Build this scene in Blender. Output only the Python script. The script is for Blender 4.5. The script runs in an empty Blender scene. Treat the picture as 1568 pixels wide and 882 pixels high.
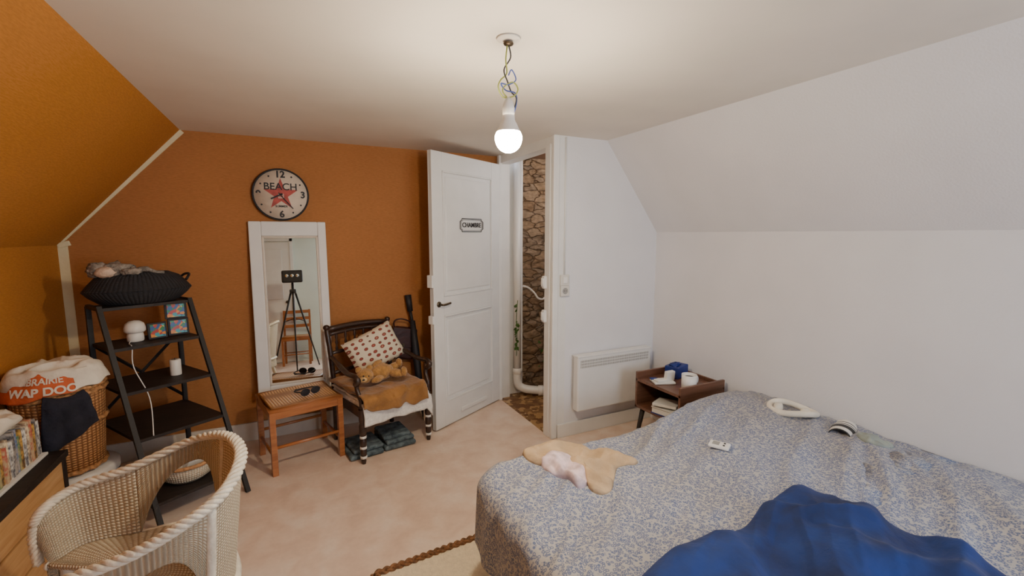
import bpy, bmesh, math, random
from math import sin, cos, pi, radians, sqrt, atan2
from mathutils import Vector, Matrix, Euler, noise
random.seed(7)
COL = bpy.context.scene.collection

# ------------------------------------------------------------------ materials
def _new(name):
    m = bpy.data.materials.new(name); m.use_nodes = True
    nt = m.node_tree; b = nt.nodes['Principled BSDF']
    return m, nt, b
def N(nt, t, **kw):
    n = nt.nodes.new(t)
    for k, v in kw.items():
        if k in n.inputs: n.inputs[k].default_value = v
        else: setattr(n, k, v)
    return n
def c4(c): return (c[0], c[1], c[2], 1)
def ramp(nt, fac, stops, interp='LINEAR'):
    r = nt.nodes.new('ShaderNodeValToRGB'); e = r.color_ramp.elements
    r.color_ramp.interpolation = interp
    while len(e) < len(stops): e.new(0.5)
    for i, (p, c) in enumerate(stops):
        e[i].position = p; e[i].color = c4(c)
    nt.links.new(fac, r.inputs['Fac']); return r
def coords(nt, kind='Object', scale=(1, 1, 1), rot=(0, 0, 0)):
    t = nt.nodes.new('ShaderNodeTexCoord'); m = nt.nodes.new('ShaderNodeMapping')
    m.inputs['Scale'].default_value = scale; m.inputs['Rotation'].default_value = rot
    nt.links.new(t.outputs[kind], m.inputs['Vector']); return m.outputs['Vector']
def bump(nt, b, h, strength=.3, dist=.01):
    n = nt.nodes.new('ShaderNodeBump'); n.inputs['Strength'].default_value = strength
    n.inputs['Distance'].default_value = dist
    nt.links.new(h, n.inputs['Height']); nt.links.new(n.outputs['Normal'], b.inputs['Normal'])
def pm(name, col, rough=.6, var=.12, scale=12, bmp=.1, bscale=60, metal=0., sheen=0., coat=0., col2=None):
    m, nt, b = _new(name)
    v = coords(nt)
    n = N(nt, 'ShaderNodeTexNoise', Scale=scale, Detail=4.0); nt.links.new(v, n.inputs['Vector'])
    c2 = col2 or tuple(max(0, x * (1 - var)) for x in col); c1 = tuple(min(1, x * (1 + var * .5)) for x in col)
    r = ramp(nt, n.outputs['Fac'], [(.35, c2), (.65, c1)])
    nt.links.new(r.outputs['Color'], b.inputs['Base Color'])
    b.inputs['Roughness'].default_value = rough; b.inputs['Metallic'].default_value = metal
    b.inputs['Sheen Weight'].default_value = sheen; b.inputs['Coat Weight'].default_value = coat
    if bmp > 0:
        n2 = N(nt, 'ShaderNodeTexNoise', Scale=bscale, Detail=3.0); nt.links.new(v, n2.inputs['Vector'])
        bump(nt, b, n2.outputs['Fac'], bmp, .01)
    return m
def wood(name, c1, c2, rough=.45, scale=(2, 25, 25), coat=.1):
    m, nt, b = _new(name)
    v = coords(nt, scale=scale)
    n = N(nt, 'ShaderNodeTexNoise', Scale=2.0, Detail=6.0, Distortion=.6); nt.links.new(v, n.inputs['Vector'])
    r = ramp(nt, n.outputs['Fac'], [(.3, c1), (.7, c2)])
    nt.links.new(r.outputs['Color'], b.inputs['Base Color'])
    b.inputs['Roughness'].default_value = rough; b.inputs['Coat Weight'].default_value = coat
    bump(nt, b, n.outputs['Fac'], .15, .004); return m
def weave(name, c1, c2, cu=60, cv=60, rough=.65, strength=.8, kind='UV', dist=.004, mid=.35):
    # cu, cv: strands per metre
    m, nt, b = _new(name)
    v = coords(nt, kind)
    w1 = N(nt, 'ShaderNodeTexWave', Scale=cu * 2 * pi / 20, Distortion=.8); w1.bands_direction = 'X'
    w2 = N(nt, 'ShaderNodeTexWave', Scale=cv * 2 * pi / 20, Distortion=.8); w2.bands_direction = 'Y'
    nt.links.new(v, w1.inputs['Vector']); nt.links.new(v, w2.inputs['Vector'])
    mx = N(nt, 'ShaderNodeMath', operation='MULTIPLY')
    nt.links.new(w1.outputs['Fac'], mx.inputs[0]); nt.links.new(w2.outputs['Fac'], mx.inputs[1])
    r = ramp(nt, mx.outputs[0], [(.0, c1), (mid, c2)])
    nt.links.new(r.outputs['Color'], b.inputs['Base Color'])
    b.inputs['Roughness'].default_value = rough
    bump(nt, b, mx.outputs[0], strength, dist); return m

M = {}
M['white'] = pm('white_paint', (.77, .765, .75), .5, .04, 6, .05, 40)
M['wallwhite'] = pm('wall_white', (.755, .75, .775), .8, .03, 3, .15, 120)
M['ceil'] = pm('ceiling_white', (.80, .745, .665), .85, .05, 2.2, .05, 30)
def orange(name, ca, cb):
    m, nt, b = _new(name)
    v = coords(nt)
    n1 = N(nt, 'ShaderNodeTexNoise', Scale=1.6, Detail=3.0); nt.links.new(v, n1.inputs['Vector'])
    r = ramp(nt, n1.outputs['Fac'], [(.3, ca), (.7, cb)])
    v2 = coords(nt, scale=(40, 40, 260))
    n2 = N(nt, 'ShaderNodeTexNoise', Scale=1.0, Detail=4.0); nt.links.new(v2, n2.inputs['Vector'])
    r2 = ramp(nt, n2.outputs['Fac'], [(.35, (.84, .84, .84)), (.65, (1, 1, 1))])
    mx = N(nt, 'ShaderNodeMixRGB', blend_type='MULTIPLY', Fac=1.0)
    nt.links.new(r.outputs['Color'], mx.inputs['Color1']); nt.links.new(r2.outputs['Color'], mx.inputs['Color2'])
    nt.links.new(mx.outputs['Color'], b.inputs['Base Color']); b.inputs['Roughness'].default_value = .85
    b.inputs['Specular IOR Level'].default_value = .2
    bump(nt, b, n2.outputs['Fac'], .3, .004); return m
M['orange'] = orange('wall_orange', (.42, .178, .062), (.47, .202, .072))
M['orange2'] = orange('slope_orange', (.49, .20, .042), (.53, .22, .05))
def floor_mat():
    m, nt, b = _new('floor_vinyl'); v = coords(nt)
    n1 = N(nt, 'ShaderNodeTexNoise', Scale=6.5, Detail=2.0, Distortion=.4); nt.links.new(v, n1.inputs['Vector'])
    r = ramp(nt, n1.outputs['Fac'], [(.3, (.71, .53, .42)), (.5, (.78, .61, .49)), (.7, (.84, .70, .59))])
    n2 = N(nt, 'ShaderNodeTexNoise', Scale=45, Detail=4.0); nt.links.new(v, n2.inputs['Vector'])
    r2 = ramp(nt, n2.outputs['Fac'], [(.3, (.93, .93, .93)), (.7, (1, 1, 1))])
    mx = N(nt, 'ShaderNodeMixRGB', blend_type='MULTIPLY', Fac=1.0)
    nt.links.new(r.outputs['Color'], mx.inputs['Color1']); nt.links.new(r2.outputs['Color'], mx.inputs['Color2'])
    nt.links.new(mx.outputs['Color'], b.inputs['Base Color']); b.inputs['Roughness'].default_value = .5
    return m
M['floor'] = floor_mat()
def stone_mat():
    m, nt, b = _new('rough_stone'); v = coords(nt, scale=(1, 1, 2.2))
    nz_ = N(nt, 'ShaderNodeTexNoise', Scale=9.0, Detail=3.0); nt.links.new(v, nz_.inputs['Vector'])
    mx = N(nt, 'ShaderNodeMixRGB', blend_type='MIX', Fac=.08)
    nt.links.new(v, mx.inputs['Color1']); nt.links.new(nz_.outputs['Color'], mx.inputs['Color2'])
    vo = N(nt, 'ShaderNodeTexVoronoi', Scale=7.5); vo.feature = 'DISTANCE_TO_EDGE'; nt.links.new(mx.outputs['Color'], vo.inputs['Vector'])
    vc = N(nt, 'ShaderNodeTexVoronoi', Scale=7.5); nt.links.new(mx.outputs['Color'], vc.inputs['Vector'])
    rc = ramp(nt, vc.outputs['Color'], [(.1, (.20, .12, .065)), (.5, (.29, .195, .12)), (.9, (.21, .15, .105))])
    re = ramp(nt, vo.outputs['Distance'], [(.0, (.48, .40, .32)), (.06, (1, 1, 1))])
    n3 = N(nt, 'ShaderNodeTexNoise', Scale=30.0, Detail=5.0); nt.links.new(v, n3.inputs['Vector'])
    r3 = ramp(nt, n3.outputs['Fac'], [(.3, (.55, .55, .55)), (.7, (1.1, 1.1, 1.1))])
    m1 = N(nt, 'ShaderNodeMixRGB', blend_type='MULTIPLY', Fac=1.0); m2 = N(nt, 'ShaderNodeMixRGB', blend_type='MULTIPLY', Fac=1.0)
    nt.links.new(rc.outputs['Color'], m1.inputs['Color1']); nt.links.new(re.outputs['Color'], m1.inputs['Color2'])
    nt.links.new(m1.outputs['Color'], m2.inputs['Color1']); nt.links.new(r3.outputs['Color'], m2.inputs['Color2'])
    nt.links.new(m2.outputs['Color'], b.inputs['Base Color']); b.inputs['Roughness'].default_value = .9
    bump(nt, b, re.outputs['Color'], .9, .02); return m
M['stone'] = stone_mat()
def mosaic_mat():
    m, nt, b = _new('landing_tiles'); v = coords(nt, scale=(20, 20, 20), rot=(0, 0, .5))
    vo = N(nt, 'ShaderNodeTexVoronoi', Scale=1.2); vo.distance = 'CHEBYCHEV'; nt.links.new(v, vo.inputs['Vector'])
    r = ramp(nt, vo.outputs['Color'], [(.2, (.16, .07, .03)), (.4, (.40, .24, .10)), (.6, (.22, .12, .05)), (.8, (.48, .34, .18))], 'CONSTANT')
    nt.links.new(r.outputs['Color'], b.inputs['Base Color']); b.inputs['Roughness'].default_value = .5; return m
M['mosaic'] = mosaic_mat()
def speckle(name, c1, c2, c3, sc=90):
    m, nt, b = _new(name); v = coords(nt)
    vo = N(nt, 'ShaderNodeTexVoronoi', Scale=sc); nt.links.new(v, vo.inputs['Vector'])
    r = ramp(nt, vo.outputs['Distance'], [(.18, c1), (.38, c2), (.64, c1)])
    n = N(nt, 'ShaderNodeTexNoise', Scale=1.6, Detail=2.0); nt.links.new(v, n.inputs['Vector'])
    rn = ramp(nt, n.outputs['Fac'], [(.4, (1, 1, 1)), (.65, c3)])
    mx = N(nt, 'ShaderNodeMixRGB', blend_type='MULTIPLY', Fac=1.0)
    nt.links.new(r.outputs['Color'], mx.inputs['Color1']); nt.links.new(rn.outputs['Color'], mx.inputs['Color2'])
    nt.links.new(mx.outputs['Color'], b.inputs['Base Color']); b.inputs['Roughness'].default_value = .95
    b.inputs['Sheen Weight'].default_value = .1; b.inputs['Specular IOR Level'].default_value = .15
    n2 = N(nt, 'ShaderNodeTexNoise', Scale=14, Detail=4.0); nt.links.new(v, n2.inputs['Vector'])
    bump(nt, b, n2.outputs['Fac'], .35, .02); return m
M['comforter'] = speckle('comforter_cotton', (.43, .43, .445), (.085, .13, .28), (1.0, .94, .84), 95)
def print_mat():
    m, nt, b = _new('cushion_apple_print'); v = coords(nt, 'UV', scale=(7, 7, 7))
    vo = N(nt, 'ShaderNodeTexVoronoi', Scale=1.0, Randomness=.25); nt.links.new(v, vo.inputs['Vector'])
    r = ramp(nt, vo.outputs['Distance'], [(.0, (.55, .36, .24)), (.09, (.30, .055, .04)), (.24, (.13, .05, .03)), (.30, (.70, .61, .46))], 'CONSTANT')
    nt.links.new(r.outputs['Color'], b.inputs['Base Color']); b.inputs['Roughness'].default_value = .85; return m
M['pillowpat'] = print_mat()
M['velvet'] = pm('blue_velvet', (.003, .026, .15), .8, .45, 7, .45, 24, sheen=.04)
M['black'] = pm('black_metal', (.012, .010, .010), .6, .1, 20, .05, 60)
M['blackwood'] = wood('black_wood', (.010, .007, .006), (.026, .017, .014), .6, coat=0)
M['blackstraw'] = weave('black_straw', (.004, .004, .005), (.035, .036, .045), 45, 90, .75)
M['wicker_w'] = weave('white_wicker', (.40, .31, .20), (.84, .77, .62), 75, 100, .6, 1.0)
M['whitecane'] = pm('white_cane', (.80, .74, .62), .5, .15, 40, .3, 90)
M['wicker_b'] = weave('brown_wicker', (.20, .075, .025), (.58, .30, .12), 45, 75, .6, 1.0)
M['wickerrim'] = pm('wicker_rim', (.50, .25, .10), .6, .4, 60, .6, 90)
M['jutebraid'] = pm('jute_braid', (.24, .11, .045), .8, .5, 60, .6, 90)
M['honeywood'] = wood('honey_wood', (.28, .09, .027), (.45, .17, .055), .35, coat=.4)
M['straw'] = weave('straw_seat', (.30, .13, .04), (.66, .36, .14), 60, 4, .5, .8)
M['darkwood'] = wood('dark_walnut', (.016, .008, .006), (.05, .022, .013), .4, coat=.25)
M['walnut'] = wood('walnut', (.10, .045, .025), (.19, .085, .05), .4, coat=.2)
M['pine'] = wood('pine', (.52, .28, .11), (.70, .45, .21), .5, scale=(20, 2, 20))
M['cream'] = pm('cream_paint', (.80, .73, .48), .6, .06)
M['basebd'] = pm('baseboard_paint', (.66, .59, .50), .5, .06)
M['fleece'] = pm('white_fleece', (.80, .77, .72), .95, .12, 40, .8, 70, sheen=.3)
M['brownthrow'] = pm('brown_throw', (.32, .145, .036), .95, .3, 10, .6, 50, sheen=.3)
M['teddy'] = pm('teddy_fur', (.46, .23, .06), .95, .3, 35, 1.0, 110, sheen=.3)
M['teddyl'] = pm('teddy_muzzle', (.64, .40, .17), .95, .2, 35, .6, 110)
M['plastic'] = pm('white_plastic', (.80, .79, .77), .3, .03, 5, 0)
M['switchp'] = pm('switch_plastic', (.66, .64, .60), .35, .03, 5, 0)
M['greyplush'] = pm('grey_plush', (.30, .26, .22), .95, .5, 30, 1.0, 80)
M['beige'] = pm('beige_plush', (.66, .50, .38), .9, .2, 30, .4, 80)
M['navy'] = pm('navy_cloth', (.014, .015, .028), .9, .4, 12, .4, 50)
M['teal'] = pm('teal_blanket', (.12, .16, .18), .95, .45, 25, .8, 60, col2=(.035, .055, .07))
M['yellowcl'] = pm('yellow_cotton', (.56, .40, .24), .9, .2, 10, .4, 60)
M['pinkcl'] = pm('pink_cotton', (.80, .62, .64), .9, .25, 30, .3, 60)
M['sage'] = pm('sage_cloth', (.30, .34, .31), .9, .2, 14, .3, 60)
M['orangecl'] = pm('orange_cotton', (.66, .13, .04), .85, .2, 8, .3, 60)
M['whitecl'] = pm('cream_canvas', (.78, .72, .61), .85, .15, 8, .3, 60)
M['red'] = pm('faded_red', (.48, .09, .08), .7, .25, 30, 0)
M['dial'] = pm('clock_dial', (.70, .59, .48), .7, .12, 8, 0)
M['ink'] = pm('ink_black', (.015, .015, .02), .6, .1, 8, 0)
M['leather'] = pm('maroon_leather', (.045, .013, .012), .4, .3, 12, .2, 40)
M['blue'] = pm('blue_card', (.01, .03, .20), .5, .2, 8, 0)
M['paper'] = pm('paper', (.75, .74, .70), .8, .08, 8, 0)
M['brass'] = pm('aged_metal', (.12, .09, .06), .35, .2, 10, 0, metal=.9)
M['rug'] = pm('rug_cream', (.84, .72, .52), .95, .08, 60, .8, 140)
M['leaf'] = pm('ivy_leaf', (.05, .12, .02), .6, .4, 12, .1, 30)
M['glassgrille'] = pm('grille_dark', (.30, .30, .29), .6, .05, 5, 0)
M['backwall'] = pm('wall_pale_green', (.72, .80, .75), .8, .03, 3, .1, 100)
MAGS = [pm('magazine_%d' % i, c, .5, .6, 55, 0, col2=c2_) for i, (c, c2_) in enumerate([((.75, .65, .45), (.25, .15, .1)), ((.42, .07, .05), (.6, .5, .3)), ((.05, .12, .28), (.5, .45, .4)), ((.70, .68, .62), (.1, .1, .12)), ((.60, .36, .08), (.1, .05, .03)), ((.06, .18, .10), (.5, .4, .2)), ((.04, .04, .05), (.5, .45, .4))])]
def stripes(name, axis, scale, cols, kind='Object'):
    m, nt, b = _new(name); v = coords(nt, kind, scale=scale)
    w = N(nt, 'ShaderNodeTexWhiteNoise'); w.noise_dimensions = '1D'
    s = N(nt, 'ShaderNodeSeparateXYZ'); nt.links.new(v, s.inputs[0])
    f = N(nt, 'ShaderNodeMath', operation='FLOOR'); nt.links.new(s.outputs[axis], f.inputs[0]); nt.links.new(f.outputs[0], w.inputs['W'])
    k = len(cols)
    r = ramp(nt, w.outputs['Value'], [(i / k, c) for i, c in enumerate(cols)], 'CONSTANT')
    nt.links.new(r.outputs['Color'], b.inputs['Base Color']); b.inputs['Roughness'].default_value = .5; return m
M['zebra'] = stripes('zebra_print', 0, (110, 1, 1), [(.02, .02, .02), (.75, .72, .65)])
def pic_mat():
    m, nt, b = _new('colour_picture'); v = coords(nt)
    vo = N(nt, 'ShaderNodeTexVoronoi', Scale=55.0); nt.links.new(v, vo.inputs['Vector'])
    s = N(nt, 'ShaderNodeSeparateColor'); nt.links.new(vo.outputs['Color'], s.inputs[0])
    r = ramp(nt, s.outputs[0], [(0, (.02, .22, .10)), (.25, (.02, .10, .30)), (.45, (.70, .25, .03)), (.62, (.45, .04, .03)), (.78, (.05, .35, .40)), (.9, (.75, .60, .15))], 'CONSTANT')
    nt.links.new(r.outputs['Color'], b.inputs['Base Color']); b.inputs['Roughness'].default_value = .35; return m
M['pic'] = pic_mat()
m, nt, b = _new('mirror_glass'); b.inputs['Base Color'].default_value = (.90, .95, .93, 1); b.inputs['Metallic'].default_value = 1; b.inputs['Roughness'].default_value = .01; M['mirror'] = m
m, nt, b = _new('bulb_glow'); b.inputs['Base Color'].default_value = (1, .95, .85, 1)
b.inputs['Emission Color'].default_value = (1, .83, .60, 1); b.inputs['Emission Strength'].default_value = 590; M['bulb'] = m
m, nt, b = _new('candle_white'); b.inputs['Base Color'].default_value = (.8, .76, .7, 1); b.inputs['Roughness'].default_value = .4; M['candle'] = m

# ------------------------------------------------------------------ geometry helpers
def link(o, parent=None):
    COL.objects.link(o)
    if parent: o.parent = parent
    return o
def G(name, loc=(0, 0, 0), rz=0.):
    e = bpy.data.objects.new(name, None); e.location = loc; e.rotation_euler = (0, 0, rz); e.empty_display_size = .1
    COL.objects.link(e); return e
def obj(name, vs, fs, mat, parent=None, smooth=False, uvs=None, loc=None, rot=None):
    me = bpy.data.meshes.new(name); me.from_pydata([tuple(v) for v in vs], [], fs); me.materials.append(mat)
    if uvs:
        ul = me.uv_layers.new()
        for l in me.loops: ul.data[l.index].uv = uvs[l.vertex_index]
    if smooth:
        for p in me.polygons: p.use_smooth = True
    me.update()
    o = bpy.data.objects.new(name, me)
    if loc: o.location = loc
    if rot: o.rotation_euler = rot
    return link(o, parent)
def box(name, c, s, mat, parent=None, rot=(0, 0, 0), bev=.004, seg=2):
    bm = bmesh.new(); bmesh.ops.create_cube(bm, size=1)
    for v in bm.verts: v.co = Vector((v.co.x * s[0], v.co.y * s[1], v.co.z * s[2]))
    if bev > 0:
        bmesh.ops.bevel(bm, geom=bm.edges[:], offset=min(bev, min(s) * .45), segments=seg, profile=.5, affect='EDGES')
    me = bpy.data.meshes.new(name); bm.to_mesh(me); bm.free(); me.materials.append(mat)
    o = bpy.data.objects.new(name, me); o.location = c; o.rotation_euler = rot
    return link(o, parent)
def b2(name, lo, hi, mat, parent=None, bev=.003):
    return box(name, [(lo[i] + hi[i]) / 2 for i in range(3)], [abs(hi[i] - lo[i]) for i in range(3)], mat, parent, bev=bev)
def catmull(pts, n=8, closed=False):
    pts = [Vector(p) for p in pts]; out = []
    k = len(pts); rng = range(k if closed else k - 1)
    for i in rng:
        if closed: p0, p1, p2, p3 = pts[(i - 1) % k], pts[i], pts[(i + 1) % k], pts[(i + 2) % k]
        else: p0, p1, p2, p3 = pts[max(i - 1, 0)], pts[i], pts[i + 1], pts[min(i + 2, k - 1)]
        for j in range(n):
            t = j / n
            out.append(.5 * ((2 * p1) + (-p0 + p2) * t + (2 * p0 - 5 * p1 + 4 * p2 - p3) * t * t + (-p0 + 3 * p1 - 3 * p2 + p3) * t ** 3))
    if not closed: out.append(pts[-1])
    return out
def tube(name, pts, r, mat, parent=None, seg=8, closed=False, sm=0, wob=0):
    pts = [Vector(p) for p in pts]
    if sm: pts = catmull(pts, sm, closed)
    n = len(pts); vs = []; fs = []; uvs = []
    T0 = (pts[1] - pts[0]).normalized(); up = Vector((0, 0, 1)) if abs(T0.z) < .9 else Vector((1, 0, 0))
    nrm = T0.cross(up).normalized()
    for i, p in enumerate(pts):
        if closed: T = (pts[(i + 1) % n] - pts[(i - 1) % n]).normalized()
        else: T = (pts[min(i + 1, n - 1)] - pts[max(i - 1, 0)]).normalized()
        nrm = (nrm - T * nrm.dot(T))
        nrm = nrm.normalized() if nrm.length > 1e-6 else T.orthogonal().normalized()
        bn = T.cross(nrm); rr = r[min(i, len(r) - 1)] if isinstance(r, (list, tuple)) else r
        for j in range(seg):
            a = 2 * pi * j / seg
            q = rr * (1 + wob * sin(i * 1.9 + j))
            vs.append(p + nrm * cos(a) * q + bn * sin(a) * q); uvs.append((i / max(1, n - 1), j / seg))
    for i in range(n if closed else n - 1):
        for j in range(seg):
            a, b_ = i * seg + j, i * seg + (j + 1) % seg
            i2 = (i + 1) % n
            fs.append((a, b_, i2 * seg + (j + 1) % seg, i2 * seg + j))
    if not closed:
        fs.append(tuple(reversed(range(seg)))); fs.append(tuple(range((n - 1) * seg, n * seg)))
    return obj(name, vs, fs, mat, parent, True, uvs)
def rod(name, a, b_, r, mat, parent=None, r2=None, seg=12):
    return tube(name, [a, b_], [r, r2 if r2 is not None else r], mat, parent, seg)
def bar(name, a, b_, w, d, mat, parent=None, side=(1, 0, 0)):
    a = Vector(a); b_ = Vector(b_); T = (b_ - a).normalized(); s = Vector(side); s = (s - T * s.dot(T)).normalized(); q = T.cross(s)
    vs = []
    for p in (a, b_):
        for x, y in ((-1, -1), (1, -1), (1, 1), (-1, 1)): vs.append(p + s * x * w / 2 + q * y * d / 2)
    fs = [(3, 2, 1, 0), (4, 5, 6, 7)] + [(i, (i + 1) % 4, 4 + (i + 1) % 4, 4 + i) for i in range(4)]
    return obj(name, vs, fs, mat, parent)
def lathe(name, prof, mat, parent=None, seg=40, c=(0, 0, 0), sx=1, sy=1, rot=None, uvm=(1, 1)):
    vs = []; fs = []; uvs = []
    for i, (r, z) in enumerate(prof):
        for j in range(seg + 1):
            a = 2 * pi * j / seg; vs.append((r * cos(a) * sx, r * sin(a) * sy, z)); uvs.append((j / seg * uvm[0], i / (len(prof) - 1) * uvm[1]))
    for i in range(len(prof) - 1):
        for j in range(seg): fs.append((i * (seg + 1) + j, i * (seg + 1) + j + 1, (i + 1) * (seg + 1) + j + 1, (i + 1) * (seg + 1) + j))
    o = obj(name, vs, fs, mat, parent, True, uvs, loc=c, rot=rot)
    bm = bmesh.new(); bm.from_mesh(o.data); bmesh.ops.remove_doubles(bm, verts=bm.verts, dist=1e-5); bmesh.ops.recalc_face_normals(bm, faces=bm.faces[:]) ; bm.to_mesh(o.data); bm.free()
    return o
def surf(name, fn, nu, nv, mat, parent=None, thick=0, loc=None, rot=None, uvm=(1, 1)):
    vs = []; uvs = []; fs = []
    for i in range(nu + 1):
        for j in range(nv + 1):
            u, v = i / nu, j / nv; vs.append(fn(u, v)); uvs.append((u * uvm[0], v * uvm[1]))
    for i in range(nu):
        for j in range(nv):
            a = i * (nv + 1) + j; fs.append((a, a + nv + 1, a + nv + 2, a + 1))
    o = obj(name, vs, fs, mat, parent, True, uvs, loc, rot)
    if thick:
        md = o.modifiers.new('s', 'SOLIDIFY'); md.thickness = thick; md.offset = 0
    return o
def ell(name, c, s, mat, parent=None, rot=(0, 0, 0), fuzz=0, sub=3, pw=1):
    bm = bmesh.new(); bmesh.ops.create_icosphere(bm, subdivisions=sub, radius=1)
    for v in bm.verts:
        k = 1 + fuzz * noise.noise(v.co * 4 + Vector(c) * 7)
        q = v.co.copy()
        if pw != 1: q = Vector([math.copysign(abs(t) ** pw, t) for t in q])
        v.co = Vector((q.x * s[0] * k, q.y * s[1] * k, q.z * s[2] * k))
    me = bpy.data.meshes.new(name); bm.to_mesh(me); bm.free(); me.materials.append(mat)
    for p in me.polygons: p.use_smooth = True
    o = bpy.data.objects.new(name, me); o.location = c; o.rotation_euler = rot
    return link(o, parent)
def nz(x, y, z=0.): return noise.noise(Vector((x, y, z)))
def cloth(name, outline, zfn, h, amp, freq, mat, parent=None, seed=0., rings=30, n=10, center=None, thick=.004, ang=0., an=1., lin=10, soft=False):
    # folds run along direction `ang`; `an` > 1 makes them longer
    o = catmull([(p[0], p[1], 0) for p in outline], n, True); k = len(o)
    c = Vector((center[0], center[1], 0)) if center else sum(o, Vector()) / k
    ca, sa_ = cos(ang), sin(ang)
    vs = []; fs = []; uvs = []
    for r in range(rings + 1):
        q = r / rings
        for p in o:
            P = c + (p - c) * q
            wa = .16 if soft else .07
            X = P.x + wa * nz(P.x * 2.6, P.y * 2.6, seed + 8); Y = P.y + wa * nz(P.x * 2.6, P.y * 2.6, seed + 4)
            al = (X * ca + Y * sa_) / an; ac_ = -X * sa_ + Y * ca
            w = nz(al * freq, ac_ * freq, seed); w2 = nz(al * freq * 2.1 + 5, ac_ * freq * 2.1, seed + 3)
            if soft:
                r1 = max(0, 1 - abs(w) * 2.4); r1 = r1 * r1 * (3 - 2 * r1); r2 = max(0, 1 - abs(w2) * 3.2); r2 = r2 * r2 * (3 - 2 * r2)
                a = r1 * .8 + r2 * .14 * r1 + .10 * (w2 + .5)
            else:
                a = max(0, 1 - abs(w) * 3.6) ** 1.3 * .8 + max(0, 1 - abs(w2) * 4) * .25
            z = zfn(P.x, P.y) + .004 + (h * (max(0, 1 - q ** 8)) ** .5 + amp * a * (max(0, 1 - q ** lin)) ** .5)
            vs.append((P.x, P.y, z)); uvs.append((P.x, P.y))
    for r in range(rings):
        for j in range(k): fs.append((r * k + j, r * k + (j + 1) % k, (r + 1) * k + (j + 1) % k, (r + 1) * k + j))
    ob = obj(name, vs, fs, mat, parent, True, uvs)
    bm = bmesh.new(); bm.from_mesh(ob.data); bmesh.ops.remove_doubles(bm, verts=bm.verts, dist=1e-6); bmesh.ops.recalc_face_normals(bm, faces=bm.faces[:]); bm.to_mesh(ob.data); bm.free()
    md = ob.modifiers.new('s', 'SOLIDIFY'); md.thickness = thick; md.offset = 0
    return ob
def text(name, s, size, mat, parent, loc, rot, ext=.001, off=.015, warp=None):
    cu = bpy.data.curves.new(name, 'FONT'); cu.body = s; cu.size = size; cu.align_x = 'CENTER'; cu.align_y = 'CENTER'; cu.extrude = ext; cu.offset = size * off
    t = bpy.data.objects.new(name + '_tmp', cu); COL.objects.link(t); bpy.context.view_layer.update()
    me = bpy.data.meshes.new_from_object(t.evaluated_get(bpy.context.evaluated_depsgraph_get())); bpy.data.objects.remove(t)
    me.materials.clear(); me.materials.append(mat)
    if warp:
        for v in me.vertices: v.co = warp(v.co)
    o = bpy.data.objects.new(name, me); o.location = loc; o.rotation_euler = rot
    return link(o, parent)
def sstep(a, b_, x):
    t = min(1, max(0, (x - a) / (b_ - a))); return t * t * (3 - 2 * t)

# ------------------------------------------------------------------ room shell
XL, XR, YO, YR, XJ, C, YB = -1.23, 2.53, 3.57, 2.64, 1.61, 2.11, -1.35
KL, KR, SL, SR = 1.39, 1.47, -.59, 2.04
T = .1
def slab(name, pts, nrm, mat, t=T):
    n = Vector(nrm).normalized() * t; k = len(pts)
    vs = [Vector(p) for p in pts] + [Vector(p) + n for p in pts]
    fs = [tuple(range(k)), tuple(reversed(range(k, 2 * k)))] + [(i, i + k, (i + 1) % k + k, (i + 1) % k) for i in range(k)]
    return obj(name, vs, fs, mat)
slab('floor', [(XL, YB, 0), (XR, YB, 0), (XR, YR, 0), (XJ, YR, 0), (XJ, YO, 0), (XL, YO, 0)], (0, 0, -1), M['floor'])
slab('ceiling', [(SL, YB, C), (SR, YB, C), (SR, YR, C), (XJ, YR, C), (XJ, YO, C), (SL, YO, C)], (0, 0, 1), M['ceil'])
slab('wall_left', [(XL, YB, 0), (XL, YO, 0), (XL, YO, KL), (XL, YB, KL)], (-1, 0, 0), M['orange2'])
slab('wall_left_slope', [(XL, YB, KL), (XL, YO, KL), (SL, YO, C), (SL, YB, C)], (-.72, 0, .64), M['orange2'])
slab('wall_far', [(XL, YO, 0), (XJ, YO, 0), (XJ, YO, C), (SL, YO, C), (XL, YO, KL)], (0, 1, 0), M['orange'])
slab('wall_radiator', [(XJ + .1, YR, 0), (XR, YR, 0), (XR, YR, KR), (SR, YR, C), (XJ + .1, YR, C)], (0, 1, 0), M['wallwhite'])
slab('wall_right', [(XR, YB, 0), (XR, YR, 0), (XR, YR, KR), (XR, YB, KR)], (1, 0, 0), M['wallwhite'])
slab('wall_right_slope', [(XR, YB, KR), (XR, YR, KR), (SR, YR, C), (SR, YB, C)], (.79, 0, .61), M['wallwhite'])
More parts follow.
